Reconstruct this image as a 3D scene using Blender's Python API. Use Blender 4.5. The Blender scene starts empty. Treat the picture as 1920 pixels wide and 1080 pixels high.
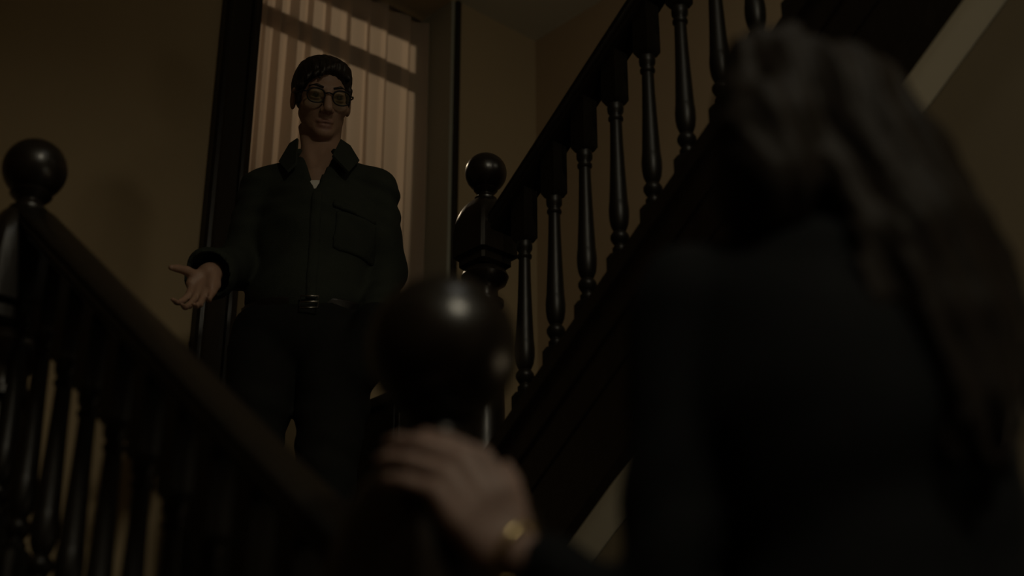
import bpy, bmesh, math, random
import numpy as np
from mathutils import Vector, Matrix
random.seed(7); rng = np.random.default_rng(7)
scene = bpy.context.scene
COL = scene.collection
PI = math.pi

# ------------------------------------------------------------------ camera
FPX = 2690.0                       # focal length in pixels of a 1920 wide frame
PITCH = math.radians(24.0)
CP, SP = math.cos(PITCH), math.sin(PITCH)
CAMH = 0.68                        # lens height above the lower hall floor
A48 = math.radians(48.0)
RIGHT = np.array([math.sin(A48), -math.cos(A48), 0.0])
FWD = np.array([math.cos(A48), math.sin(A48), 0.0])
ROTZ = -math.radians(42.0)         # turns +x onto RIGHT and +y onto FWD
cam = bpy.data.cameras.new('camera'); camo = bpy.data.objects.new('camera', cam)
COL.objects.link(camo); scene.camera = camo
camo.location = (0, 0, CAMH); camo.rotation_euler = (PI/2 + PITCH, 0, ROTZ)
cam.sensor_width = 36; cam.lens = FPX/1920*36
cam.dof.use_dof = True; cam.dof.focus_distance = 4.1; cam.dof.aperture_fstop = 1.7
cam.clip_start = 0.02

# ------------------------------------------------------------------ world, lamps, exposure
vs = scene.view_settings
vs.view_transform = 'Standard'; vs.look = 'None'; vs.gamma = 1; vs.use_curve_mapping = False
vs.exposure = 0.0
w = bpy.data.worlds.new('night'); scene.world = w; w.use_nodes = True
w.node_tree.nodes['Background'].inputs[0].default_value = (0.5, 0.45, 0.35, 1)
w.node_tree.nodes['Background'].inputs[1].default_value = 0.0015

def lamp(name, kind, loc, energy, col, **kw):
    d = bpy.data.lights.new(name, kind); o = bpy.data.objects.new(name, d)
    COL.objects.link(o); o.location = loc; d.energy = energy; d.color = col
    aim = kw.pop('aim', None)
    for k, v in kw.items(): setattr(d, k, v)
    if aim is not None:
        o.rotation_euler = (Vector(aim) - Vector(loc)).to_track_quat('-Z', 'Y').to_euler()
    return o
# hall ceiling light behind the viewer, pendant over the foot of the stairs, added fill over the upper flight, low table lamp in the hall to the right, street lamp beyond the window
lamp('hall_ceiling_light', 'AREA', (0.40, -1.40, 4.05), 4.0, (1.0, 0.90, 0.68), shape='DISK', size=0.36, spread=math.radians(62), aim=(1.9, 2.9, 0.5))
lamp('pendant_lamp', 'AREA', (1.24, 0.72, 3.75), 0.5, (1.0, 0.97, 0.86), shape='DISK', size=0.34, spread=math.radians(120), aim=(1.30, 1.0, 0.0))
lamp('added_landing_fill', 'AREA', (2.60, 0.50, 3.40), 1.2, (1.0, 0.89, 0.66), shape='DISK', size=0.30, spread=math.radians(84), aim=(3.5, 3.0, 3.25))  # unseen fill, added to brighten the right wall and ceiling
lamp('hall_table_lamp', 'POINT', (2.05, -1.30, 0.90), 7.0, (1.0, 0.90, 0.66), shadow_soft_size=0.22)
lamp('added_ceiling_bounce', 'AREA', (0.45, -1.25, 2.5), 9.0, (1.0, 0.93, 0.76), shape='DISK', size=0.30, spread=math.radians(140), aim=(0.45, -1.15, 4.2))  # unseen uplight, added so the ceiling behind the viewer bounces soft light
lamp('low_wall_lamp', 'POINT', (2.12, 0.65, 1.15), 1.3, (1.0, 0.78, 0.50), shadow_soft_size=0.13)
lamp('street_lamp', 'POINT', (3.6, 8.2, 6.6), 500.0, (1.0, 0.77, 0.54), shadow_soft_size=0.10)

# ------------------------------------------------------------------ materials
def newmat(name):
    m = bpy.data.materials.new(name); m.use_nodes = True
    nt = m.node_tree; return m, nt, nt.nodes['Principled BSDF']
def noise_col(nt, bsdf, c1, c2, scale, coord='Object', stretch=(1, 1, 1), detail=5, bump=0.0, bscale=None):
    tc = nt.nodes.new('ShaderNodeTexCoord'); mp = nt.nodes.new('ShaderNodeMapping')
    mp.inputs['Scale'].default_value = stretch
    nt.links.new(tc.outputs[coord], mp.inputs[0])
    nz = nt.nodes.new('ShaderNodeTexNoise'); nz.inputs['Scale'].default_value = scale; nz.inputs['Detail'].default_value = detail
    nt.links.new(mp.outputs[0], nz.inputs['Vector'])
    mx = nt.nodes.new('ShaderNodeMix'); mx.data_type = 'RGBA'
    mx.inputs[6].default_value = (*c1, 1); mx.inputs[7].default_value = (*c2, 1)
    nt.links.new(nz.outputs['Fac'], mx.inputs[0])
    nt.links.new(mx.outputs[2], bsdf.inputs['Base Color'])
    if bump:
        n2 = nz
        if bscale:
            n2 = nt.nodes.new('ShaderNodeTexNoise'); n2.inputs['Scale'].default_value = bscale; n2.inputs['Detail'].default_value = 4
            nt.links.new(mp.outputs[0], n2.inputs['Vector'])
        b = nt.nodes.new('ShaderNodeBump'); b.inputs['Strength'].default_value = bump; b.inputs['Distance'].default_value = 0.01
        nt.links.new(n2.outputs['Fac'], b.inputs['Height']); nt.links.new(b.outputs[0], bsdf.inputs['Normal'])
    return mx
def simple(name, c1, c2, scale, rough, spec=0.5, bump=0.0, stretch=(1, 1, 1), bscale=None, metallic=0.0):
    m, nt, b = newmat(name)
    noise_col(nt, b, c1, c2, scale, stretch=stretch, bump=bump, bscale=bscale)
    b.inputs['Roughness'].default_value = rough; b.inputs['Specular IOR Level'].default_value = spec
    b.inputs['Metallic'].default_value = metallic
    return m
WOOD = simple('dark_varnished_wood', (0.006, 0.0045, 0.003), (0.015, 0.010, 0.0065), 14, 0.31, 0.5, 0.12, (3, 3, 0.5))
WOODB = simple('dull_baluster_wood', (0.005, 0.004, 0.0026), (0.011, 0.008, 0.005), 14, 0.42, 0.3, 0.12, (3, 3, 0.5))
WOODR = simple('dark_rail_wood', (0.004, 0.003, 0.0018), (0.011, 0.0075, 0.004), 12, 0.36, 0.4, 0.15, (4, 0.6, 4))
TREAD = simple('stair_tread_wood', (0.02, 0.012, 0.007), (0.05, 0.03, 0.016), 10, 0.4, 0.4, 0.1, (0.6, 4, 4))
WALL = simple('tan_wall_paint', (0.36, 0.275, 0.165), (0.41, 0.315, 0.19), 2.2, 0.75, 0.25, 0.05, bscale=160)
WALLU = simple('dimmed_tan_wall_paint', (0.145, 0.115, 0.073), (0.168, 0.134, 0.085), 2.2, 0.75, 0.25, 0.05, bscale=160)  # wall tan with dimness put into the colour, offsetting strong lamp light
WALLR = simple('brown_wall_paint', (0.49, 0.375, 0.25), (0.53, 0.41, 0.275), 2.2, 0.75, 0.25, 0.05, bscale=160)
PLASTER = simple('offwhite_plaster', (0.62, 0.59, 0.49), (0.68, 0.65, 0.54), 3, 0.8, 0.2, 0.04, bscale=120)
REVEAL = simple('olive_reveal_paint', (0.33, 0.32, 0.26), (0.37, 0.36, 0.29), 3, 0.7, 0.25, 0.04, bscale=120)
FLOORM = simple('hall_floor_boards', (0.04, 0.024, 0.013), (0.08, 0.05, 0.028), 6, 0.4, 0.4, 0.05, (1, 8, 1))
SHIRT = simple('black_green_shirt_cloth', (0.020, 0.024, 0.017), (0.028, 0.033, 0.024), 30, 0.85, 0.2, 0.35, bscale=420)
TROUSER = simple('black_trouser_cloth', (0.007, 0.007, 0.006), (0.012, 0.012, 0.010), 30, 0.9, 0.15, 0.2, bscale=400)
COAT = simple('black_wool_coat', (0.004, 0.0047, 0.005), (0.008, 0.009, 0.0098), 40, 0.85, 0.15, 0.4, bscale=260)
LEATHER = simple('black_leather', (0.008, 0.007, 0.006), (0.016, 0.013, 0.010), 60, 0.4, 0.4, 0.1)
UNDER = simple('white_cotton', (0.55, 0.53, 0.48), (0.62, 0.60, 0.55), 60, 0.85, 0.2, 0.1)
STEEL = simple('dull_steel', (0.35, 0.33, 0.29), (0.45, 0.42, 0.37), 40, 0.35, 0.5, 0.02, metallic=1.0)
GOLD = simple('worn_gold', (0.70, 0.55, 0.26), (0.80, 0.65, 0.32), 40, 0.25, 0.5, 0.02, metallic=1.0)
FRAME = simple('dark_spectacle_frame', (0.006, 0.004, 0.003), (0.012, 0.008, 0.005), 90, 0.45, 0.3)
HAIRM = simple('dark_brown_hair', (0.010, 0.007, 0.005), (0.026, 0.017, 0.011), 70, 0.45, 0.35, 0.5, (1, 1, 0.15))
HAIRW = simple('long_brown_hair', (0.007, 0.005, 0.0035), (0.020, 0.014, 0.009), 40, 0.6, 0.14, 0.15, (1, 1, 0.12))
def skin_mat(name, c1, c2, lip):
    m, nt, b = newmat(name)
    mx = noise_col(nt, b, c1, c2, 22, bump=0.08, bscale=220)
    at = nt.nodes.new('ShaderNodeAttribute'); at.attribute_name = 'lip'
    m2 = nt.nodes.new('ShaderNodeMix'); m2.data_type = 'RGBA'
    nt.links.new(at.outputs['Fac'], m2.inputs[0]); nt.links.new(mx.outputs[2], m2.inputs[6]); m2.inputs[7].default_value = (*lip, 1)
    nt.links.new(m2.outputs[2], b.inputs['Base Color'])
    b.inputs['Roughness'].default_value = 0.5; b.inputs['Specular IOR Level'].default_value = 0.35
    b.inputs['Subsurface Weight'].default_value = 0.12; b.inputs['Subsurface Radius'].default_value = (0.01, 0.004, 0.002)
    b.inputs['Subsurface Scale'].default_value = 0.6
    return m
SKINM = skin_mat('mans_skin', (0.29, 0.175, 0.12), (0.35, 0.215, 0.15), (0.24, 0.125, 0.095))
SKINW = skin_mat('womans_skin', (0.25, 0.165, 0.138), (0.295, 0.20, 0.168), (0.40, 0.15, 0.12))
def eye_mat():
    m, nt, b = newmat('eyeball')
    tc = nt.nodes.new('ShaderNodeTexCoord'); sp = nt.nodes.new('ShaderNodeSeparateXYZ')
    nt.links.new(tc.outputs['Generated'], sp.inputs[0])
    r = nt.nodes.new('ShaderNodeValToRGB'); r.color_ramp.interpolation = 'CONSTANT'
    e = r.color_ramp.elements; e[0].position = 0; e[0].color = (0.20, 0.17, 0.14, 1)
    e[1].position = 0.86; e[1].color = (0.06, 0.045, 0.03, 1)
    x = e.new(0.965); x.color = (0.004, 0.004, 0.004, 1)
    nt.links.new(sp.outputs[1], r.inputs[0]); nt.links.new(r.outputs[0], b.inputs['Base Color'])
    b.inputs['Roughness'].default_value = 0.1
    return m
EYE = eye_mat()
def curtain_mat():
    m, nt, b = newmat('sheer_curtain_cloth'); nt.nodes.remove(b)
    out = nt.nodes['Material Output']
    tr = nt.nodes.new('ShaderNodeBsdfTranslucent'); df = nt.nodes.new('ShaderNodeBsdfDiffuse')
    wv = nt.nodes.new('ShaderNodeTexWave'); wv.bands_direction = 'X'; wv.inputs['Scale'].default_value = 260
    tc = nt.nodes.new('ShaderNodeTexCoord'); nt.links.new(tc.outputs['Object'], wv.inputs['Vector'])
    mx = nt.nodes.new('ShaderNodeMix'); mx.data_type = 'RGBA'
    mx.inputs[6].default_value = (0.62, 0.50, 0.40, 1); mx.inputs[7].default_value = (0.70, 0.57, 0.46, 1)
    nt.links.new(wv.outputs['Fac'], mx.inputs[0])
    nt.links.new(mx.outputs[2], tr.inputs[0]); nt.links.new(mx.outputs[2], df.inputs[0])
    ms = nt.nodes.new('ShaderNodeMixShader'); ms.inputs[0].default_value = 0.45
    nt.links.new(tr.outputs[0], ms.inputs[1]); nt.links.new(df.outputs[0], ms.inputs[2])
    tp = nt.nodes.new('ShaderNodeBsdfTransparent'); m3 = nt.nodes.new('ShaderNodeMixShader'); m3.inputs[0].default_value = 0.30
    nt.links.new(ms.outputs[0], m3.inputs[1]); nt.links.new(tp.outputs[0], m3.inputs[2])
    nt.links.new(m3.outputs[0], out.inputs[0])
    return m
CURTAIN = curtain_mat()
def thin_glass(name, tint, rough=0.02):
    m, nt, b = newmat(name); nt.nodes.remove(b); out = nt.nodes['Material Output']
    t = nt.nodes.new('ShaderNodeBsdfTransparent'); t.inputs[0].default_value = (*tint, 1)
    g = nt.nodes.new('ShaderNodeBsdfGlossy'); g.inputs['Roughness'].default_value = rough
    f = nt.nodes.new('ShaderNodeFresnel'); f.inputs[0].default_value = 1.5
    ms = nt.nodes.new('ShaderNodeMixShader')
    nt.links.new(f.outputs[0], ms.inputs[0]); nt.links.new(t.outputs[0], ms.inputs[1]); nt.links.new(g.outputs[0], ms.inputs[2])
    nt.links.new(ms.outputs[0], out.inputs[0])
    return m
GLASS = thin_glass('window_glass', (0.92, 0.94, 0.92))
LENS = thin_glass('spectacle_glass', (0.90, 0.94, 0.88))

# ------------------------------------------------------------------ object helpers
def link(name, me, mat, parent=None):
    o = bpy.data.objects.new(name, me); COL.objects.link(o)
    if mat is not None and len(me.materials) == 0: me.materials.append(mat)
    if parent is not None: o.parent = parent
    return o
def thing(name, label, cat, loc=(0, 0, 0), rotz=0, group=None):
    o = bpy.data.objects.new(name, None); COL.objects.link(o); o.empty_display_size = 0.1
    o.location = loc; o.rotation_euler = (0, 0, rotz); o['label'] = label; o['category'] = cat
    if group: o['group'] = group
    return o
def struct(o, label=None):
    o['kind'] = 'structure'
    if label: o['label'] = label
    return o
def bm_mesh(bm, name, smooth=False, angle=None):
    bmesh.ops.recalc_face_normals(bm, faces=bm.faces)
    me = bpy.data.meshes.new(name); bm.to_mesh(me); bm.free()
    if smooth:
        me.polygons.foreach_set('use_smooth', [True]*len(me.polygons))
        if angle: me.set_sharp_from_angle(angle=math.radians(angle))
    return me
def box(bm, lo, hi, bev=0.0):
    v = [bm.verts.new((x, y, z)) for x in (lo[0], hi[0]) for y in (lo[1], hi[1]) for z in (lo[2], hi[2])]
    fs = [(0, 1, 3, 2), (4, 6, 7, 5), (0, 4, 5, 1), (2, 3, 7, 6), (0, 2, 6, 4), (1, 5, 7, 3)]
    f = [bm.faces.new([v[i] for i in q]) for q in fs]
    if bev:
        es = list({e for x in f for e in x.edges})
        bmesh.ops.bevel(bm, geom=es, offset=bev, segments=2, affect='EDGES', profile=0.7)
def boxobj(name, lo, hi, mat, parent=None, bev=0.0):
    bm = bmesh.new(); box(bm, lo, hi, bev); return link(name, bm_mesh(bm, name), mat, parent)
def loft(bm, rings, cap=True):
    vr = [[bm.verts.new(p) for p in r] for r in rings]
    n = len(vr[0])
    for a, b in zip(vr, vr[1:]):
        for i in range(n):
            bm.faces.new((a[i], a[(i+1) % n], b[(i+1) % n], b[i]))
    if cap:
        bm.faces.new(vr[0][::-1]); bm.faces.new(vr[-1])
def lathe(bm, prof, seg=24, c=(0, 0)):
    loft(bm, [[(c[0]+r*math.cos(2*PI*i/seg), c[1]+r*math.sin(2*PI*i/seg), z) for i in range(seg)] for r, z in prof])
def tube(bm, pts, r, seg=8, closed=False):
    pts = [Vector(p) for p in pts]; n = len(pts); rings = []
    for i, p in enumerate(pts):
        if closed: t = pts[(i+1) % n]-pts[i-1]
        else: t = pts[min(i+1, n-1)]-pts[max(i-1, 0)]
        t.normalize(); up = Vector((0, 0, 1)) if abs(t.z) < 0.9 else Vector((1, 0, 0))
        a = t.cross(up).normalized(); b = t.cross(a)
        rr = r[i] if isinstance(r, (list, tuple)) else r
        rings.append([p+a*rr*math.cos(2*PI*k/seg)+b*rr*math.sin(2*PI*k/seg) for k in range(seg)])
    if closed: rings.append(rings[0])
    loft(bm, rings, not closed)
    if closed: bmesh.ops.remove_doubles(bm, verts=bm.verts, dist=1e-6)

# ------------------------------------------------------------------ signed distance modelling for bodies and cloth
class Field:
    def __init__(s, xs, ys, zs):
        s.a = [np.asarray(v, np.float32) for v in (xs, ys, zs)]
        s.F = np.full([len(v) for v in s.a], 0.3, np.float32)
    def sl(s, lo, hi):
        r = []
        for v, l, h in zip(s.a, lo, hi):
            i = max(int(np.searchsorted(v, l))-1, 0); j = min(int(np.searchsorted(v, h))+1, len(v)); r.append(slice(i, max(j, i)))
        return tuple(r)
    def pts(s, S):
        return (s.a[0][S[0]][:, None, None], s.a[1][S[1]][None, :, None], s.a[2][S[2]][None, None, :])
    def op(s, prim, k=0.01, sub=False):
        lo, hi, fn = prim; m = k+0.03
        S = s.sl([l-m for l in lo], [h+m for h in hi])
        if any(q.stop <= q.start for q in S): return
        d = fn(*s.pts(S)); f = s.F[S]
        if sub:
            h = np.clip(0.5-0.5*(f+d)/k, 0, 1); s.F[S] = f*(1-h)-d*h+k*h*(1-h)
        else:
            h = np.clip(0.5+0.5*(f-d)/k, 0, 1); s.F[S] = f*(1-h)+d*h-k*h*(1-h)
    def add(s, *prims, k=0.01):
        for p in prims: s.op(p, k)
    def cut(s, *prims, k=0.004):
        for p in prims: s.op(p, k, True)
    def warp(s, fn, lo=(-9, -9, -9), hi=(9, 9, 9)):
        S = s.sl(lo, hi); s.F[S] += fn(*s.pts(S))
    def mesh(s, name, smooth=1, iso=0.0, F=None):
        F = s.F if F is None else F
        F = (F-iso).astype(np.float32)
        for ax in range(3):                                    # close at the border
            idx = [slice(None)]*3
            for e in (0, -1): idx[ax] = e; F[tuple(idx)] = np.maximum(F[tuple(idx)], 0.01)
        ins = F < 0
        n = F.shape; c = np.zeros([q-1 for q in n], np.int8)
        for dx in (0, 1):
            for dy in (0, 1):
                for dz in (0, 1): c += ins[dx:n[0]-1+dx, dy:n[1]-1+dy, dz:n[2]-1+dz]
        I, J, K = np.nonzero((c > 0) & (c < 8))
        vid = np.full(c.shape, -1, np.int32); vid[I, J, K] = np.arange(len(I))
        acc = np.zeros((len(I), 3)); cnt = np.zeros(len(I))
        X, Y, Z = s.a
        for ax in range(3):
            o = [q for q in range(3) if q != ax]
            for u in (0, 1):
                for v in (0, 1):
                    d0 = [0, 0, 0]; d0[o[0]] = u; d0[o[1]] = v; d1 = list(d0); d1[ax] = 1
                    f0 = F[I+d0[0], J+d0[1], K+d0[2]]; f1 = F[I+d1[0], J+d1[1], K+d1[2]]
                    m = (f0 < 0) != (f1 < 0); t = np.where(m, f0/np.where(m, f0-f1, 1), 0)
                    p0 = np.stack([X[I+d0[0]], Y[J+d0[1]], Z[K+d0[2]]], 1); p1 = np.stack([X[I+d1[0]], Y[J+d1[1]], Z[K+d1[2]]], 1)
                    acc += np.where(m[:, None], p0+(p1-p0)*t[:, None], 0); cnt += m
        V = acc/cnt[:, None]
        quads = []
        for ax in range(3):
            o = [q for q in range(3) if q != ax]
            a0 = [slice(1, -1)]*3; a1 = [slice(1, -1)]*3
            a0[ax] = slice(0, n[ax]-1); a1[ax] = slice(1, n[ax])
            x0 = ins[tuple(a0)]; x1 = ins[tuple(a1)]
            i, j, k = np.nonzero(x0 != x1)
            fl = x0[i, j, k]
            b = np.stack([i, j, k], 1); b[:, o[0]] += 1; b[:, o[1]] += 1
            def cell(du, dv):
                q = b.copy(); q[:, o[0]] -= du; q[:, o[1]] -= dv
                return vid[q[:, 0], q[:, 1], q[:, 2]]
            q4 = np.stack([cell(1, 1), cell(0, 1), cell(0, 0), cell(1, 0)], 1)
            if ax == 1: fl = ~fl
            q4 = np.where(fl[:, None], q4, q4[:, ::-1]); quads.append(q4)
        Q = np.concatenate(quads)
        E = np.concatenate([Q[:, [0, 1]], Q[:, [1, 2]], Q[:, [2, 3]], Q[:, [3, 0]]])
        for _ in range(smooth):
            S_ = np.zeros_like(V); N_ = np.zeros(len(V))
            for q in range(3): S_[:, q] = np.bincount(E[:, 0], V[E[:, 1], q], len(V))+np.bincount(E[:, 1], V[E[:, 0], q], len(V))
            N_ = np.bincount(E[:, 0], minlength=len(V))+np.bincount(E[:, 1], minlength=len(V))
            V = 0.5*V+0.5*S_/np.maximum(N_, 1)[:, None]
        me = bpy.data.meshes.new(name)
        me.vertices.add(len(V)); me.vertices.foreach_set('co', V.astype(np.float32).ravel())
        me.loops.add(Q.size); me.loops.foreach_set('vertex_index', Q.astype(np.int32).ravel())
        me.polygons.add(len(Q)); me.polygons.foreach_set('loop_start', np.arange(0, Q.size, 4, dtype=np.int32))
        me.polygons.foreach_set('use_smooth', np.ones(len(Q), bool))
        me.update(); me.validate()
        return me, V
def axis(lo, hi, coarse, fines=()):
    out = [lo]
    while out[-1] < hi:
        x = out[-1]; st = coarse
        for a, b, f in fines:
            if a <= x < b: st = min(st, f)
            elif x < a < x+st: st = min(st, max(a-x, f))
        out.append(x+st)
    return out
def rc(a, b, ra, rb=None):
    a = np.asarray(a, float); b = np.asarray(b, float); rb = ra if rb is None else rb
    ab = b-a; L = max(float(ab@ab), 1e-9); R = max(ra, rb)
    def fn(x, y, z):
        px, py, pz = x-a[0], y-a[1], z-a[2]
        t = np.clip((px*ab[0]+py*ab[1]+pz*ab[2])/L, 0, 1)
        return np.sqrt((px-t*ab[0])**2+(py-t*ab[1])**2+(pz-t*ab[2])**2)-(ra+(rb-ra)*t)
    return np.minimum(a, b)-R, np.maximum(a, b)+R, fn
def ell(c, r, R=None):
    c = np.asarray(c, float); r = np.asarray(r, float); M = np.eye(3) if R is None else np.asarray(R)   # columns: local axes
    e = np.sqrt(((M*r)**2).sum(1))
    def fn(x, y, z):
        q = [((x-c[0])*M[0, i]+(y-c[1])*M[1, i]+(z-c[2])*M[2, i]) for i in range(3)]
        k0 = np.sqrt(sum((q[i]/r[i])**2 for i in range(3))); k1 = np.sqrt(sum((q[i]/r[i]**2)**2 for i in range(3)))
        return k0*(k0-1)/np.maximum(k1, 1e-6)
    return c-e, c+e, fn
def sbox(c, h, R=None, rad=0.005):
    c = np.asarray(c, float); h = np.asarray(h, float); M = np.eye(3) if R is None else np.asarray(R)
    e = np.abs(M)@h
    def fn(x, y, z):
        q = [np.abs((x-c[0])*M[0, i]+(y-c[1])*M[1, i]+(z-c[2])*M[2, i])-h[i]+rad for i in range(3)]
        return np.sqrt(sum(np.maximum(v, 0)**2 for v in q))+np.minimum(np.maximum(q[0], np.maximum(q[1], q[2])), 0)-rad
    return c-e, c+e, fn
def chain(pts, rad): return [rc(pts[i], pts[i+1], rad[i], rad[i+1]) for i in range(len(pts)-1)]
def basis(yaw, pitch, roll):
    """columns: head-left... local x (image right when facing us), local y forward, local z up, in person coordinates"""
    m = Matrix.Rotation(yaw, 3, 'Z') @ Matrix.Rotation(pitch, 3, 'X') @ Matrix.Rotation(roll, 3, 'Y')
    return np.array(m)
def norm(v): v = np.asarray(v, float); return v/np.linalg.norm(v)
def hand(field, wrist, fdir, back, curls, spread=0.0, sc=1.0, thumb=(0.5, 0.3), side=1, kf=0.003, dev=0.0):
    """palm, four jointed fingers and a thumb; returns fingertip points. back = normal of the back of the hand"""
    a = norm(fdir); n = norm(np.asarray(back, float)-a*np.dot(back, a)); s = np.cross(n, a)*side
    P = lambda x, y, z: np.asarray(wrist)+sc*(a*x+s*y+n*z)
    mcp = [(0.088, 0.030), (0.094, 0.010), (0.089, -0.010), (0.080, -0.028)]
    ln = [(0.042, 0.026, 0.021), (0.047, 0.030, 0.023), (0.043, 0.028, 0.022), (0.034, 0.021, 0.019)]
    for x, y in mcp:
        field.add(rc(P(0.0, y*0.55, 0), P(x*0.55, y*0.9, 0.002), 0.019*sc, 0.0155*sc), rc(P(x*0.5, y*0.9, 0.002), P(x, y, 0), 0.0155*sc, 0.0115*sc), k=0.008)
    field.add(rc(P(0.02, 0.018, -0.008), P(0.05, 0.034, -0.010), 0.017*sc, 0.013*sc), rc(P(0.02, -0.018, -0.008), P(0.06, -0.024, -0.008), 0.014*sc, 0.011*sc), k=0.008)
    tips = []
    for i, (x, y) in enumerate(mcp):
        p = P(x, y, 0); ang = 0.0; sp = (1.5-i)*spread-dev
        d0 = norm(a*math.cos(sp)+s*math.sin(sp)); r = [0.0105, 0.0092, 0.0085, 0.0070]
        if i == 3: r = [q*0.88 for q in r]
        for j in range(3):
            ang += curls[i][j] if isinstance(curls[i], (tuple, list)) else curls[i]*(0.9, 1.0, 0.6)[j]
            d = d0*math.cos(ang)-n*math.sin(ang); q = p+d*ln[i][j]*sc
            field.add(rc(p, q, r[j]*sc, r[j+1]*sc), k=kf); p = q
        tips.append(p)
    b0 = P(0.020, 0.024, -0.004); t1 = norm(a*math.cos(thumb[0]*1.9)+s*math.sin(thumb[0]*1.9)-n*thumb[1])
    b1 = b0+t1*0.042*sc; t2 = norm(t1+a*0.35); b2 = b1+t2*0.034*sc; t3 = norm(t2+a*0.25-n*0.1); b3 = b2+t3*0.026*sc
    field.add(rc(b0, b1, 0.0165*sc, 0.0125*sc), k=0.010); field.add(rc(b1, b2, 0.012*sc, 0.0105*sc), rc(b2, b3, 0.0105*sc, 0.008*sc), k=kf+0.001)
    return tips

# placing people: a spot of the picture at a plan distance becomes a point in the person's own frame
def spot(px, py, F):
    q = (540-py)/FPX; D = F/(CP-q*SP)
    return np.array([(px-960)/FPX*D, F, D*(SP+q*CP)+CAMH])
def to_world(r, f, z): v = RIGHT*r+FWD*f; return (v[0], v[1], z)

# ------------------------------------------------------------------ the room
LAND = 1.154                      # landing height
YW, XB, ZC = 3.90, 3.65, 4.25     # window wall, far side wall, ceiling
struct(boxobj('floor', (-1.6, -2.4, -0.12), (3.85, 4.35, 0.0), FLOORM), 'dark boarded hall floor below the stairs')
bm = bmesh.new(); box(bm, (0.93, 2.50, LAND-0.22), (XB, YW, LAND)); struct(link('floor_landing', bm_mesh(bm, 'floor_landing'), TREAD), 'dark wooden half landing under the window')
bm = bmesh.new()
box(bm, (-1.6, YW, 0), (2.20, 4.35, ZC)); box(bm, (3.19, YW, 0), (3.85, 4.35, ZC)); box(bm, (2.20, YW, 4.24), (3.19, 4.35, ZC)); box(bm, (2.20, YW+0.03, 0), (3.19, 4.35, 2.80))
struct(link('wall_back', bm_mesh(bm, 'wall_back'), WALL), 'tan painted wall holding the curtained window')
struct(boxobj('wall_right', (XB, -2.4, 0), (XB+0.2, YW, ZC), WALLR), 'brownish wall beside the upper flight')
struct(boxobj('wall_left', (-1.8, -2.4, 0), (-1.6, 4.35, ZC), WALL), 'tan wall across the hall')
struct(boxobj('wall_front', (-1.8, -2.6, 0), (3.85, -2.4, ZC), WALL), 'tan wall behind the viewer')
struct(boxobj('ceiling', (-1.8, -2.6, ZC), (3.85, 4.35, ZC+0.15), PLASTER), 'offwhite ceiling over the stairwell')
# window in its recess
def put(name, lo, hi, mat, parent, bev=0.0): return boxobj(name, lo, hi, mat, parent, bev)
win = bpy.data.objects.new('window_1', None); COL.objects.link(win); struct(win, 'tall sash window behind the sheer curtain')
FR = 4.235
SZ = 2.80
put('sash_rail', (2.20, FR, SZ), (3.19, FR+0.04, SZ+0.07), WOOD, win); put('sash_rail', (2.20, FR, 4.20), (3.19, FR+0.04, 4.24), WOOD, win)
put('meeting_rail', (2.20, FR-0.02, 3.975), (3.19, FR+0.035, 4.030), WOOD, win)
put('sash_stile', (2.20, FR, SZ+0.07), (2.25, FR+0.04, 4.20), WOOD, win); put('sash_stile', (3.14, FR, SZ+0.07), (3.19, FR+0.04, 4.20), WOOD, win)
put('pane', (2.25, FR+0.015, SZ+0.07), (3.14, FR+0.021, 3.975), GLASS, win); put('pane', (2.25, FR+0.015, 4.025), (3.14, FR+0.021, 4.20), GLASS, win)
put('sill', (2.20, YW-0.02, SZ-0.015), (3.19, FR, SZ+0.015), WOOD, win, 0.006)
put('reveal', (3.172, YW, SZ+0.015), (3.192, FR, 4.24), REVEAL, win)
# moulded casing on the left, a narrow bead on the right
tr = bpy.data.objects.new('trim_1', None); COL.objects.link(tr); struct(tr, 'dark moulded window casing at the left of the curtain')
def casing(x0, prof, z0, z1, parent, name):
    bm = bmesh.new(); pts = [(x0+a, YW-b) for a, b in prof]
    loft(bm, [[(x, y, z) for x, y in pts] for z in (z0, z1)])
    return link(name, bm_mesh(bm, name, True, 25), WOOD, parent)
casing(2.108, [(0, 0), (0, 0.03), (0.006, 0.042), (0.018, 0.046), (0.030, 0.040), (0.034, 0.030), (0.040, 0.028), (0.105, 0.028), (0.110, 0.036), (0.120, 0.040), (0.130, 0.036), (0.134, 0.026), (0.150, 0.024), (0.152, 0.0)], LAND, ZC-0.01, tr, 'casing_board')
put('casing_foot', (2.100, YW-0.055, LAND), (2.268, YW, LAND+0.22), WOOD, tr, 0.004)
put('casing_bead', (3.188, YW-0.018, LAND), (3.210, YW, ZC-0.01), WOOD, tr, 0.003)
bm = bmesh.new(); box(bm, (-1.6, YW-0.02, LAND), (2.108, YW, LAND+0.16), 0.004); struct(link('baseboard_back', bm_mesh(bm, 'baseboard_back'), WOOD))

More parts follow.
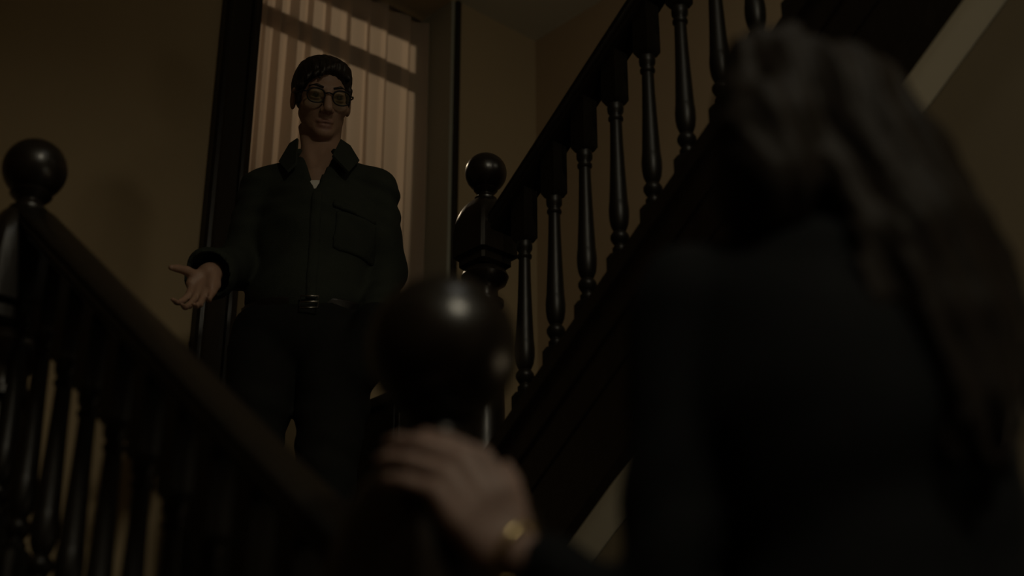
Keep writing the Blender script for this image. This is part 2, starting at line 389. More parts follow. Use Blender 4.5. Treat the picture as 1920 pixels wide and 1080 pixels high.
# sheer curtain: uneven pleats hanging from a rod
cur = thing('curtain', 'sheer pinkish curtain hanging in pleats across the tall window', 'curtain', (2.70, 4.07, 2.83))
nx, nz = 760, 40
rr = np.random.default_rng(5)
kx = [0.0]; ky = [0.02]; sg = -1                             # plan of the pleats: long runs forward, short folds back
while kx[-1] < 1.0:
    kx.append(kx[-1]+rr.uniform(0.070, 0.150)); ky.append(sg*rr.uniform(0.028, 0.055)); sg = -sg
    kx.append(kx[-1]-rr.uniform(0.002, 0.030)); ky.append(sg*rr.uniform(0.020, 0.050)); sg = -sg
kx = np.array(kx)/max(kx); ky = np.array(ky)
seg = np.concatenate([[0], np.cumsum(np.hypot(np.diff(kx), np.diff(ky)))]); ss = np.linspace(0, seg[-1], nx)
ker = np.hanning(21); ker /= ker.sum()
xx = np.convolve(np.pad(np.interp(ss, seg, kx), 10, 'edge'), ker, 'valid'); yy = np.convolve(np.pad(np.interp(ss, seg, ky), 10, 'edge'), ker, 'valid')
V = []; Fq = []
for j in range(nz):
    t = j/(nz-1); z = t*1.36
    y = yy*(1.1-0.3*t)+0.008*np.sin(2.2*t+xx*9)*(1-t)+0.003*np.sin(xx*70+2*t)
    x = -0.49+xx*0.955+0.008*np.sin(3*t+xx*11)*xx*(1-xx)*3
    V += [(x[i], y[i], z) for i in range(nx)]
for j in range(nz-1):
    for i in range(nx-1): a = j*nx+i; Fq.append((a, a+1, a+nx+1, a+nx))
me = bpy.data.meshes.new('curtain_panel'); me.from_pydata(V, [], Fq); me.polygons.foreach_set('use_smooth', [True]*len(Fq))
link('curtain_panel', me, CURTAIN, cur)
bm = bmesh.new(); tube(bm, [(-0.50, 0, 1.37), (0.47, 0, 1.37)], 0.008, 10); link('curtain_rod', bm_mesh(bm, 'rod', True), STEEL, cur)

# ------------------------------------------------------------------ stairs
T = 0.77                          # rise over run of both flights
X1, X2 = 0.997, 2.209             # balustrade planes
YF, YL, YR = 1.216, 2.537, 2.558
TR = 0.25; RI = LAND/6
f1 = thing('stair_flight', 'lower flight of dark wooden steps from the hall to the landing', 'stairs', (1.66, 1.25, 0))
for k in range(6):
    y = 1.25+TR*k; z = RI*(k+1)
    o = put('riser', (-0.64, y-1.25, z-RI), (0.67, y-1.25+0.02, z-0.03), TREAD, f1)
    if k < 5: put('tread', (-0.64, y-1.25-0.03, z-0.03), (0.67, y-1.25+TR+0.02, z), TREAD, f1, 0.008)
def slab(name, x0, x1, y0, y1, zt, zb, slope, mat, parent, org):
    """board following the stairs: top line zt(y0), bottom line zb(y0), rising by slope"""
    bm = bmesh.new(); s = slope
    rings = [[(x0-org[0], y-org[1], zb+s*(y-y0)-org[2]), (x1-org[0], y-org[1], zb+s*(y-y0)-org[2]), (x1-org[0], y-org[1], zt+s*(y-y0)-org[2]), (x0-org[0], y-org[1], zt+s*(y-y0)-org[2])] for y in (y0, y1)]
    loft(bm, rings); es = list(bm.edges)
    bmesh.ops.bevel(bm, geom=es, offset=0.003, segments=1, affect='EDGES')
    return link(name, bm_mesh(bm, name), mat, parent)
# upper flight: string face X2, lower edge z = 3.228 - T*y
def zlow(y): return 3.228-T*y
Y2a, Y2b = 3.0, 0.10
ORG2 = (2.9, 3.0, LAND)
f2 = thing('stair_flight', 'upper flight rising to the right behind the panelled string', 'stairs', ORG2)
NST = 12
for k in range(NST):
    y = 3.0-TR*k; z = LAND+RI*(k+1)
    put('riser', (2.25-ORG2[0], y-0.02-ORG2[1], z-RI-ORG2[2]), (XB-0.01-ORG2[0], y-ORG2[1], z-0.03-ORG2[2]), TREAD, f2)
    put('tread', (2.25-ORG2[0], y-TR-0.02-ORG2[1], z-0.03-ORG2[2]), (XB-0.01-ORG2[0], y+0.03-ORG2[1], z-ORG2[2]), TREAD, f2)
bands = [('string_cap', 0.398, 0.445, -0.030, 0.036), ('string_board', 0.318, 0.402, -0.010, 0.03), ('string_board', 0.215, 0.322, 0.0, 0.03), ('string_board', 0.045, 0.219, 0.006, 0.026), ('string_bead', 0.0, 0.048, -0.006, 0.012)]
for nm, b0, b1, dx, th in bands:
    slab(nm, X2+dx-0.005, X2+th+0.01, 2.56, Y2b, zlow(2.56)+b1, zlow(2.56)+b0, -T, WOOD, f2, ORG2)
slab('string_board', X2-0.01, X2+0.03, Y2a, 2.56, zlow(Y2a)+0.44, zlow(Y2a)+0.02, -T, WOOD, f2, ORG2)
slab('soffit', X2+0.006, XB-0.02, 2.70, Y2b, zlow(2.70)+0.045, zlow(2.70)+0.005, -T, PLASTER, f2, ORG2)
# wall under the flight, set back from the string
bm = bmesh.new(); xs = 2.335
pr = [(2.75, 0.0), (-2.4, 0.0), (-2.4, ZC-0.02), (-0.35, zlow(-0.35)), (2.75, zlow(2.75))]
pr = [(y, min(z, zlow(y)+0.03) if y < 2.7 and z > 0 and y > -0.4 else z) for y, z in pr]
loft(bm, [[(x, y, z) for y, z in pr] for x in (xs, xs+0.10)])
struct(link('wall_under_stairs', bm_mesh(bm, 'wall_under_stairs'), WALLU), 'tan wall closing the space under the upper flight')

# balusters: square blocks cut to the slope, a turned vase between
def baluster_mesh(top):
    bm = bmesh.new()
    turned = [(0.0165, 0.0), (0.0185, 0.004), (0.0185, 0.012), (0.0145, 0.016), (0.0135, 0.020), (0.018, 0.027), (0.0225, 0.036), (0.0225, 0.044), (0.018, 0.052), (0.0135, 0.056), (0.017, 0.062),
              (0.0215, 0.074), (0.0240, 0.092), (0.0245, 0.110), (0.0232, 0.128), (0.0225, 0.131), (0.0225, 0.134), (0.0222, 0.137), (0.0203, 0.18), (0.0178, 0.24), (0.0158, 0.30), (0.0150, 0.345), (0.0145, 0.352),
              (0.0185, 0.358), (0.0185, 0.364), (0.0150, 0.368), (0.0150, 0.372), (0.0195, 0.380), (0.0205, 0.390), (0.0195, 0.400)]
    lathe(bm, turned, 20)
    h = 0.0235
    def block(z0, z1, s0, s1):
        q = [(-h, -h), (h, -h), (h, h), (-h, h)]
        loft(bm, [[(x*0.72, y*0.72, z0 if s1 else z0+T*s0*y) for x, y in q], [(x, y, z0+0.012 if s1 else z0+0.012) for x, y in q], [(x, y, z1+T*s1*y) for x, y in q]] if s1 else
             [[(x, y, z0+T*s0*y) for x, y in q], [(x, y, z1-0.012) for x, y in q], [(x*0.72, y*0.72, z1) for x, y in q]])
    block(0.400, top, 0, 1); block(-0.085, 0.0, 1, 0)
    return bm_mesh(bm, 'baluster', True, 35)
BAL = baluster_mesh(0.585)
BAL.materials.append(WOODB)
def rail_prof():
    h = [(0.0, 0.057), (0.022, 0.055), (0.038, 0.047), (0.046, 0.034), (0.047, 0.022), (0.041, 0.015), (0.041, 0.008), (0.049, 0.001), (0.049, -0.016), (0.041, -0.024), (0.037, -0.034), (0.041, -0.042), (0.038, -0.054), (0.030, -0.057)]
    h = [(x*0.96, z*0.48) for x, z in h]
    return h+[(-x, z) for x, z in h[:0:-1]]
def handrail(y0, z0, y1, z1, org, parent):
    bm = bmesh.new(); n = 10
    loft(bm, [[(x, y0+(y1-y0)*i/n-org[1], z+z0+(z1-z0)*i/n-org[2]) for x, z in rail_prof()] for i in range(n+1)])
    return link('handrail', bm_mesh(bm, 'handrail', True, 28), WOODR, parent)
ZL = 1.406+CAMH                    # ball centres
ZRB = 1.84+CAMH
ZF = 0.62+CAMH
# lower balustrade
def zr1(y): return (ZL-0.1114)+T*(y-YL)
b1 = thing('balustrade', 'blurred lower balustrade sloping down from the left newel towards the near one', 'balustrade', (X1, YF, zr1(YF)-0.66))
O1 = tuple(b1.location)
handrail(YF+0.02, zr1(YF+0.02), YL-0.02, zr1(YL-0.02), O1, b1)
n1 = 11
for k in range(n1):
    y = 2.497-0.11*k
    o = link('baluster', BAL, None, b1); o.location = (0, y-O1[1], zr1(y)-0.5876-O1[2])
slab('string_cap', X1-0.05, X1+0.05, YF, YL, zr1(YF)-0.630, zr1(YF)-0.68, T, WOOD, b1, O1)
slab('string_board', X1-0.03, X1+0.03, YF, YL, zr1(YF)-0.675, zr1(YF)-1.10, T, WOOD, b1, O1)
# upper balustrade (rises towards smaller y)
def zr2(y): return (ZRB-0.238)-T*(y-2.578)
O2 = (X2, YR, zr2(YR)-0.66)
b2 = thing('balustrade', 'sharp upper balustrade climbing to the right from the far newel', 'balustrade', O2)
handrail(YR-0.02, zr2(YR-0.02), 0.15, zr2(0.15), O2, b2)
BAL2 = baluster_mesh(0.550); BAL2.materials.append(WOODB); BAL2.transform(Matrix.Rotation(PI, 4, 'Z'))
for k in range(20):
    y = 2.578-0.172-0.11*k
    o = link('baluster', BAL2, None, b2); o.location = (0, y-O2[1], zr2(y)-0.555-O2[2])

# newel posts: ball, collar, domed square block, turned shaft, square base
def newel(label, x, y, zball, s, zbase, sb=None):
    sb = sb or s
    t = thing('newel_post', label, 'newel post', (x, y, zbase))
    z0 = zball-zbase; R = 0.056*sb
    bm = bmesh.new(); pr = []
    for i in range(1, 30):
        a = -PI/2+PI*i/30
        pr.append((R*math.cos(a), z0+R*math.sin(a)))
        if i == 19: pr.append((R*math.cos(a)*0.985, z0+R*math.sin(a)+0.001)); 
    pr = [(0.0005, z0-R)]+pr+[(0.0005, z0+R)]
    lathe(bm, pr, 40); link('ball_finial', bm_mesh(bm, 'ball', True, 60), WOOD, t)
    bm = bmesh.new(); zb = z0-R
    lathe(bm, [(0.026*s, zb-0.036*s), (0.030*s, zb-0.030*s), (0.030*s, zb-0.022*s), (0.022*s, zb-0.016*s), (0.020*s, zb-0.008*s), (0.026*s, zb-0.003*s), (0.032*s, zb+0.004*s), (0.028*s, zb+0.010*s)], 32)
    link('collar', bm_mesh(bm, 'collar', True, 40), WOOD, t)
    # block
    H = 0.064*s; zt = zb-0.030*s; bm = bmesh.new(); rings = []
    def sq(hw, z, p):
        o = []
        for i in range(48):
            a = 2*PI*(i+0.5)/48; c, d = math.cos(a), math.sin(a)
            r = hw/(abs(c)**p+abs(d)**p)**(1/p); o.append((r*c, r*d, z))
        return o
    for i in range(9):
        a = PI/2*i/8
        rings.append(sq(0.028*s+(H-0.028*s)*math.sin(a), zt-0.105*s*(1-math.cos(a)), 2+10*(i/8)**1.5))
    rings += [sq(H, zt-0.16*s, 14), sq(H, zt-0.165*s, 14), sq(H-0.012*s, zt-0.172*s, 12), sq(H-0.012*s, zt-0.190*s, 10), sq(H-0.02*s, zt-0.198*s, 6)]
    loft(bm, rings[::-1]); link('domed_block', bm_mesh(bm, 'block', True, 32), WOOD, t)
    bm = bmesh.new(); zs = zt-0.196*s; zq = min(0.30*s, 0.35*zs)
    pr = [(0.040*s, 0), (0.056*s, -0.010*s), (0.062*s, -0.024*s), (0.056*s, -0.040*s), (0.040*s, -0.050*s), (0.034*s, -0.062*s), (0.036*s, -0.085*s), (0.050*s, -0.092*s), (0.050*s, -0.104*s), (0.036*s, -0.112*s)]
    L = zs-zq-0.112*s
    for i in range(1, 9):
        u = i/8; pr.append(((0.036+0.017*math.sin(PI*(0.12+0.62*u)))*s, -0.112*s-L*0.8*u))
    pr += [(0.040*s, -0.112*s-L*0.84), (0.052*s, -0.112*s-L*0.88), (0.052*s, -0.112*s-L*0.93), (0.042*s, -0.112*s-L)]
    lathe(bm, [(r, zs+z) for r, z in pr][::-1], 28); link('turned_shaft', bm_mesh(bm, 'shaft', True, 40), WOOD, t)
    bm = bmesh.new(); box(bm, (-H, -H, 0), (H, H, zq+0.002), 0.006); link('base_block', bm_mesh(bm, 'base'), WOOD, t)
    return t
newel('large blurred near newel post with big ball, under the woman\'s hand', X1-0.006, YF+0.006, ZF, 1.52, 0.0, 1.60)
newel('newel post at the left edge of the picture, its ball against the tan wall', X1, YL+0.02, ZL, 1.32, LAND-0.30, 1.15)
newel('small sharp newel post with ball finial right of the curtain', X2, YR, ZRB, 1.0, LAND)
# ------------------------------------------------------------------ people
def head_prims(field, o, R, sc, female=False):
    """skull, face and neck root in head coordinates: x sideways, y to the front, z up, origin between the eyes' depth centre"""
    o = np.asarray(o); H = lambda x, y, z: o+R@(sc*np.array([x, y, z]))
    E = lambda c, r: ell(H(*c), np.array(r)*sc, R)
    C = lambda a, b, ra, rb=None: rc(H(*a), H(*b), ra*sc, (ra if rb is None else rb)*sc)
    j = 0.9 if female else 1.0
    field.add(E((0, -0.016, 0.038), (0.075, 0.096, 0.084)), k=0.01)
    field.add(E((0, 0.028, -0.036), (0.060*j, 0.062, 0.074)), k=0.03)
    field.add(C((0.046*j, 0.008, -0.046), (0.013*j, 0.066, -0.093), 0.014, 0.0135), C((-0.046*j, 0.008, -0.046), (-0.013*j, 0.066, -0.093), 0.014, 0.0135), k=0.02)
    field.add(E((0, 0.074, -0.099), (0.023, 0.017, 0.016)), k=0.015)
    field.add(C((-0.036, 0.074, 0.020), (0.036, 0.074, 0.020), 0.014), k=0.018)
    for s in (-1, 1):
        field.add(E((s*0.046, 0.060, -0.028), (0.022, 0.022, 0.018)), k=0.018)
        field.cut(E((s*0.033, 0.096, 0.0), (0.019, 0.016, 0.012)), k=0.012)
        field.add(E((s*0.033, 0.074, 0.001), (0.015, 0.0135, 0.0125)), k=0.005)
        field.add(E((s*0.078, -0.004, -0.006), (0.009, 0.021, 0.032)), k=0.008)
        field.cut(E((s*0.087, 0.002, -0.002), (0.006, 0.010, 0.017)), k=0.006)
    for s in (-1, 1):
        field.add(E((s*0.033, 0.0790, 0.0075), (0.0165, 0.0125, 0.0062)), E((s*0.033, 0.0780, -0.0085), (0.0150, 0.0115, 0.0040)), k=0.003)   # eyelids
    field.add(C((0, 0.086, 0.010), (0, 0.109, -0.036), 0.009, 0.0125), k=0.010)
    field.add(C((-0.012, 0.098, -0.041), (0.012, 0.098, -0.041), 0.0088), k=0.007)
    field.cut(E((0.007, 0.104, -0.049), (0.004, 0.006, 0.004)), E((-0.007, 0.104, -0.049), (0.004, 0.006, 0.004)), k=0.003)
    field.add(E((0, 0.082, -0.071), (0.023, 0.013, 0.006)), E((0, 0.081, -0.082), (0.019, 0.012, 0.007)), k=0.006)
    field.cut(E((0, 0.100, -0.0765), (0.020, 0.012, 0.0024)), k=0.003)
    return H
def lip_attr(me, V, H, R, o, sc):
    L = (np.asarray(V)-o)@R/sc
    d = np.minimum(((L[:, 0])/0.027)**2+((L[:, 2]+0.071)/0.009)**2, (L[:, 0]/0.023)**2+((L[:, 2]+0.083)/0.010)**2)
    v = np.clip(1.6-d*1.2, 0, 1)*(L[:, 1] > 0.07)
    a = me.attributes.new('lip', 'FLOAT', 'POINT'); a.data.foreach_set('value', v.astype(np.float32))
def prism(tri, y0, y1):
    """triangular prism in the x-z plane between two depths"""
    t = np.asarray(tri, float); c = t.mean(0); lo = np.array([t[:, 0].min(), y0, t[:, 1].min()]); hi = np.array([t[:, 0].max(), y1, t[:, 1].max()])
    def fn(x, y, z):
        d = np.maximum(y0-y, y-y1)+0*x+0*z
        for i in range(3):
            a, b = t[i], t[(i+1) % 3]; n = np.array([b[1]-a[1], a[0]-b[0]]); n /= np.linalg.norm(n)
            if n@(c-a) > 0: n = -n
            d = np.maximum(d, (x-a[0])*n[0]+(z-a[1])*n[1])
        return d
    return lo, hi, fn
def wrinkles(amp, f):
    return lambda x, y, z: amp*(np.sin(f*(x*0.9+z*0.55+0.3*np.sin(9*z)))*np.sin(f*0.6*(z-0.4*x+y))+0.6*np.sin(f*0.45*(z*1.3+y*0.8-x*0.5)))

# ---- guessed cabinet, added to fill the dark mass behind the near newel
cab = thing('cabinet', 'guessed dark wooden cabinet filling a dark mass on the landing, mostly hidden behind the near newel ball', 'cabinet', (2.80, 3.66, LAND))
put('body', (-0.19, -0.20, 0.06), (0.19, 0.20, 1.05), WOODR, cab, 0.006); put('top', (-0.21, -0.22, 1.05), (0.21, 0.21, 1.085), WOODR, cab, 0.008); put('plinth', (-0.175, -0.185, 0.0), (0.175, 0.19, 0.06), WOODR, cab)
for sx in (-1, 1):
    d = put('door', (sx*0.093-0.088, -0.216, 0.10), (sx*0.093+0.088, -0.2005, 1.02), WOODR, cab, 0.006)
    bm = bmesh.new(); bmesh.ops.create_uvsphere(bm, u_segments=12, v_segments=8, radius=0.012); bm.transform(Matrix.Translation((sx*0.03, -0.226, 0.60))); link('knob', bm_mesh(bm, 'knob', True), WOODB, d)

# ---- the man on the landing
OM = np.array([-0.564, 3.60, LAND])
def M(px, py, df=0.0): return spot(px, py, 3.60+df)-OM
man = thing('person', 'man in glasses and dark shirt before the curtain, one palm held out', 'person', to_world(*OM), ROTZ)
RH = basis(PI+0.36, -0.40, 0.05); HS = 1.04
HO = M(603, 184, 0.0)+np.array([0, 0.0, -0.006])
sl, sr = M(494, 362, 0.01), M(706, 360, 0.01)
el, er = M(446, 500, -0.01), M(722, 512, 0.05)
wl, wr = M(392, 514, -0.215), M(703, 600, -0.085)
bf = Field(axis(-0.42, 0.34, 0.014, [(-0.40, -0.20, 0.0032), (HO[0]-0.11, HO[0]+0.12, 0.0034)]),
           axis(-0.44, 0.22, 0.014, [(-0.44, -0.22, 0.0034), (HO[1]-0.15, HO[1]+0.12, 0.0036)]),
           axis(-0.02, 1.98, 0.016, [(1.00, 1.34, 0.0034), (HO[2]-0.17, HO[2]+0.17, 0.0034)]))
nb = M(596, 318, 0.04)
bf.add(*chain([M(590, 640), M(592, 560), M(596, 450, 0.01), M(598, 370, 0.02)], [0.085, 0.085, 0.10, 0.085]), k=0.04)
bf.add(rc(sl, sr, 0.05), k=0.05)
bf.add(rc(nb, sl, 0.055, 0.045), rc(nb, sr, 0.055, 0.045), k=0.04)
bf.add(*chain([sl, el, wl], [0.045, 0.038, 0.030]), k=0.02); bf.add(*chain([sr, er, wr], [0.045, 0.038, 0.029]), k=0.02)
kl, kr = M(446, 955, 0.0), M(606, 959, 0.0); al, ar = M(448, 1325, 0.03), M(588, 1325, 0.03)
al[2] = ar[2] = 0.10
hl, hr = M(508, 672), M(622, 672)
bf.add(*chain([hl, kl, al], [0.080, 0.058, 0.040]), k=0.012); bf.add(*chain([hr, kr, ar], [0.080, 0.058, 0.040]), k=0.012)
for a in (al, ar): bf.add(rc(a+np.array([0, 0.03, -0.05]), a+np.array([0.0, -0.15, -0.065]), 0.036, 0.028), k=0.02)
neck0 = HO+np.array([0.004, 0.052, -0.055])
bf.add(rc(neck0, nb+np.array([0, 0.0, -0.02]), 0.052, 0.060), k=0.02)
Hm = head_prims(bf, HO, RH, HS)
for s in (-1, 1):                                             # neck tendons
    bf.add(rc(Hm(s*0.040, -0.035, -0.080), M(592-s*6, 322, -0.050), 0.012, 0.009), k=0.02)
tip_to = M(352, 585, -0.345)
hand(bf, wl, (-0.10, -0.42, -0.89), (0.10, 0.85, 0.10), [(0.30, 0.40, 0.3), (0.22, 0.40, 0.3), (0.20, 0.40, 0.3), (0.25, 0.45, 0.3)], spread=0.12, sc=0.98, thumb=(0.50, 1.5), side=1)
hand(bf, wr, M(668, 690, -0.055)-wr, (0.9, -0.5, 0.2), [0.15, 0.15, 0.2, 0.2], spread=0.0, sc=1.0, thumb=(0.2, 0.2), side=1)
me, V = bf.mesh('body', 1); lip_attr(me, V, Hm, RH, HO, HS)
link('body', me, SKINM, man)

# shirt
sf = Field(axis(-0.42, 0.36, 0.0075), axis(-0.36, 0.24, 0.0075), axis(0.92, 1.62, 0.0075))
sf.add(*chain([M(582, 590, 0), M(586, 545, 0), M(596, 440, 0.0), M(598, 385, 0.01)], [0.125, 0.125, 0.125, 0.105]), k=0.05)
sf.add(ell(M(594, 440, 0.0), (0.178, 0.125, 0.20)), ell(M(580, 560, 0.0), (0.178, 0.125, 0.10)), k=0.04)
sf.add(rc(sl+np.array([0.02, 0, 0]), sr-np.array([0.02, 0, 0]), 0.066), k=0.05)
sf.add(rc(nb+np.array([0, 0.0, -0.03]), sl, 0.075, 0.060), rc(nb+np.array([0, 0.0, -0.03]), sr, 0.075, 0.060), k=0.03)
cl = wl+(el-wl)*0.10
sf.add(*chain([sl, el, cl], [0.064, 0.058, 0.058]), k=0.02)
sf.add(*chain([sr, er, wr+(er-wr)*0.02], [0.062, 0.055, 0.047]), k=0.02)
ad = norm(cl-el)
sf.add(rc(cl-ad*0.05, cl+ad*0.004, 0.062, 0.073), k=0.006)     # turned, unbuttoned cuff
sf.warp(wrinkles(0.0045, 34)); 
sf.cut(rc(cl-ad*0.03, cl+ad*0.12, 0.050, 0.070), k=0.004)
wd = norm(wr-er); sf.cut(rc(wr-wd*0.05, wr+wd*0.05, 0.036, 0.040), k=0.004)
zt = M(590, 572, -0.12)[2]
sf.cut(sbox((-0.05, 0, zt-0.12), (0.165, 0.6, 0.11)), k=0.004); sf.cut(sbox((0, 0, zt-0.20), (0.6, 0.6, 0.11)), k=0.004)
v1, v2, v3 = M(556, 286, -0.09), M(625, 286, -0.09), M(590, 357, -0.12)
vtri = [(v1[0], v1[2]+0.06), (v2[0], v2[2]+0.06), (v3[0], v3[2])]
sf.cut(prism(vtri, -0.4, 0.02), k=0.004)
sf.cut(rc(neck0, nb+np.array([0, -0.008, 0.02]), 0.064, 0.067), k=0.004)
me, V = sf.mesh('shirt', 1); link('shirt', me, SHIRT, man)
# placket strip, pocket flap: thin pieces lying on the shirt front
def patch(name, F0, lift, boxp, mat, par):
    S = Field(*F0.a); S.F = F0.F-lift; lo, hi, fn = boxp
    g = fn(*S.pts((slice(None),)*3)); S.F = np.maximum(S.F, g).astype(np.float32)
    S.F = np.maximum(S.F, -(F0.F+0.016))
    me, V = S.mesh(name, 1); return link(name, me, mat, par)
p1, p2 = M(592, 360, -0.12), M(588, 566, -0.12)
patch('placket', sf, 0.006, sbox((p1+p2)/2+np.array([0, -0.02, 0]), (0.016, 0.12, (p1[2]-p2[2])/2)), SHIRT, man)
q = M(664, 398, -0.10)
patch('pocket_flap', sf, 0.009, sbox(q, (0.056, 0.10, 0.014), basis(0, 0, 0.18)), SHIRT, man)
q2 = M(664, 440, -0.10)
patch('chest_pocket', sf, 0.006, sbox(q2, (0.052, 0.10, 0.055), basis(0, 0, 0.05)), SHIRT, man)
# collar: a band round the neck and two leaves
def plate(name, pts, th, mat, par, sub=2):
    bm = bmesh.new(); vs_ = [bm.verts.new(p) for p in pts]; f = bm.faces.new(vs_)
    bmesh.ops.subdivide_edges(bm, edges=bm.edges[:], cuts=2, use_grid_fill=True)
    n = f.normal.copy() if f.is_valid else Vector((0, -1, 0))
    bmesh.ops.solidify(bm, geom=bm.faces[:], thickness=th)
    return link(name, bm_mesh(bm, name, True, 50), mat, par)
plate('collar_leaf', [M(560, 262, -0.035), M(557, 308, -0.100), M(541, 324, -0.108), M(525, 306, -0.055), M(545, 272, 0.01)], 0.007, SHIRT, man)
plate('collar_leaf', [M(637, 264, -0.035), M(655, 276, 0.01), M(672, 304, -0.055), M(652, 326, -0.108), M(622, 294, -0.100)], 0.007, SHIRT, man)
bm = bmesh.new(); pts = []
for i in range(15):
    a = -0.25*PI+1.5*PI*i/14; pts.append(nb+np.array([0.002+0.070*math.cos(a), -0.006+0.068*math.sin(a), 0.040+0.022*math.sin(a)]))
tube(bm, pts, 0.013, 8); link('collar_band', bm_mesh(bm, 'collar_band', True), SHIRT, man)
# vest showing in the open neck
uf = Field(axis(-0.12, 0.14, 0.006), axis(-0.20, 0.0, 0.006), axis(v3[2]-0.06, v3[2]+0.08, 0.006))
uf.add(ell(M(594, 440, 0.0), (0.172, 0.118, 0.20)), rc(M(598, 385, 0.01), M(598, 350, 0.015), 0.098, 0.088), k=0.04)
zu = M(590, 336, -0.10)[2]; uf.cut(sbox((0, -0.1, zu+0.10), (0.5, 0.5, 0.10)), k=0.004)
me, V = uf.mesh('undershirt', 1); link('undershirt', me, UNDER, man)
# trousers, belt, shoes
tf = Field(axis(-0.34, 0.26, 0.010), axis(-0.24, 0.22, 0.010), axis(0.03, 1.14, 0.010))
tf.add(ell(M(568, 622, 0.0), (0.190, 0.130, 0.13)), ell(M(577, 570, 0.0), (0.168, 0.118, 0.10)), k=0.03)
tf.add(*chain([M(500, 668), M(482, 760), kl, al+np.array([0, 0, -0.03])], [0.108, 0.090, 0.074, 0.066]), k=0.012)
tf.add(*chain([M(627, 668), M(623, 760), kr, ar+np.array([0, 0, -0.03])], [0.110, 0.094, 0.074, 0.066]), k=0.012)
tf.add(rc(wr, M(668, 690, -0.055), 0.058, 0.07), k=0.03)   # pocket round the hand
tf.cut(sbox((0, 0, zt+0.115), (0.6, 0.6, 0.10)), k=0.004)
tf.warp(wrinkles(0.004, 26)); me, V = tf.mesh('trousers', 1); link('trousers', me, TROUSER, man)
zb_ = M(580, 566, -0.12)[2]
S = Field(axis(-0.30, 0.26, 0.007), axis(-0.22, 0.2, 0.007), axis(zb_-0.05, zb_+0.05, 0.0035))
S.add(ell(M(577, 570, 0.0), (0.185, 0.132, 0.14)), k=0.01)
S.F = np.maximum(S.F, np.maximum(-S.F-0.03, np.abs(S.a[2][None, None, :]-zb_)-0.017)); me, V = S.mesh('belt', 1)
belt = link('belt', me, LEATHER, man)
bp = M(580, 566, -0.145)
bm = bmesh.new(); w_, h_ = 0.024, 0.017
tube(bm, [bp+np.array(v) for v in ((-w_, 0, -h_), (w_, -0.001, -h_), (w_, -0.001, h_), (-w_, 0, h_))], 0.0028, 8, True)
tube(bm, [bp+np.array((-w_, 0, 0)), bp+np.array((w_, -0.003, 0))], 0.0022, 8)
link('buckle', bm_mesh(bm, 'buckle', True), STEEL, belt)
for a in (al, ar):
    F2 = Field(axis(a[0]-0.08, a[0]+0.08, 0.008), axis(a[1]-0.26, a[1]+0.12, 0.008), axis(-0.01, 0.16, 0.008))
    F2.add(rc(a+np.array([0, 0.03, -0.045]), a+np.array([0, -0.10, -0.05]), 0.046, 0.044), rc(a+np.array([0, -0.10, -0.055]), a+np.array([0, -0.17, -0.062]), 0.046, 0.036), k=0.02)
    F2.cut(sbox((a[0], a[1], -0.09), (0.4, 0.6, 0.092)), k=0.004); me, V = F2.mesh('shoe', 1); link('shoe', me, LEATHER, man)
# hair, brows, eyes, spectacles
hf = Field(axis(HO[0]-0.14, HO[0]+0.14, 0.0034), axis(HO[1]-0.16, HO[1]+0.17, 0.0034), axis(HO[2]-0.12, HO[2]+0.20, 0.0034))
He = lambda c, r: ell(Hm(*c), np.array(r)*HS, RH)
Hc = lambda a, b, ra, rb=None: rc(Hm(*a), Hm(*b), ra*HS, (ra if rb is None else rb)*HS)
hf.add(He((0, -0.022, 0.038), (0.083, 0.101, 0.088)), k=0.01)
hf.add(He((-0.004, 0.010, 0.078), (0.066, 0.080, 0.036)), k=0.03)
hf.cut(He((0, 0.105, -0.02), (0.080, 0.075, 0.088)), k=0.012); hf.cut(sbox(Hm(0, 0.09, -0.10), np.array((0.2, 0.10, 0.09))*HS, RH), k=0.01)
hf.cut(sbox(Hm(0, 0, -0.17), np.array((0.2, 0.2, 0.105))*HS, RH), k=0.01)
for s in (-1, 1): hf.cut(He((s*0.090, 0.002, -0.010), (0.022, 0.026, 0.040)), k=0.008)
for s in (-1, 1): hf.add(Hc((s*0.071, 0.030, 0.03), (s*0.070, 0.026, -0.018), 0.010, 0.006), k=0.008)
for a, b, ra, rb in [((-0.03, 0.066, 0.092), (0.012, 0.088, 0.074), .014, .008), ((0.0, 0.070, 0.090), (0.042, 0.084, 0.054), .013, .006), ((0.02, 0.064, 0.088), (0.060, 0.070, 0.044), .013, .006), ((-0.02, 0.074, 0.090), (0.024, 0.092, 0.060), .010, .005), ((-0.035, 0.060, 0.090), (-0.056, 0.066, 0.058), .013, .008), ((0.03, 0.054, 0.084), (0.070, 0.052, 0.026), .014, .008), ((0.01, 0.074, 0.086), (0.030, 0.092, 0.046), .008, .004)]:
    hf.add(Hc(a, b, ra, rb), k=0.006)
def strands(R, o, amp, f): 
    def fn(x, y, z):
        u = (x-o[0])*R[0, 0]+(y-o[1])*R[1, 0]+(z-o[2])*R[2, 0]; v = (x-o[0])*R[0, 1]+(y-o[1])*R[1, 1]+(z-o[2])*R[2, 1]
        return amp*np.sin(f*u+9*np.sin(14*v)+5*(z-o[2]))*np.sin(0.37*f*u+40*v*0.3+20*(z-o[2])*0.3)
    return fn
hf.warp(strands(RH, HO, 0.0021, 560)); me, V = hf.mesh('hair', 1); link('hair', me, HAIRM, man)
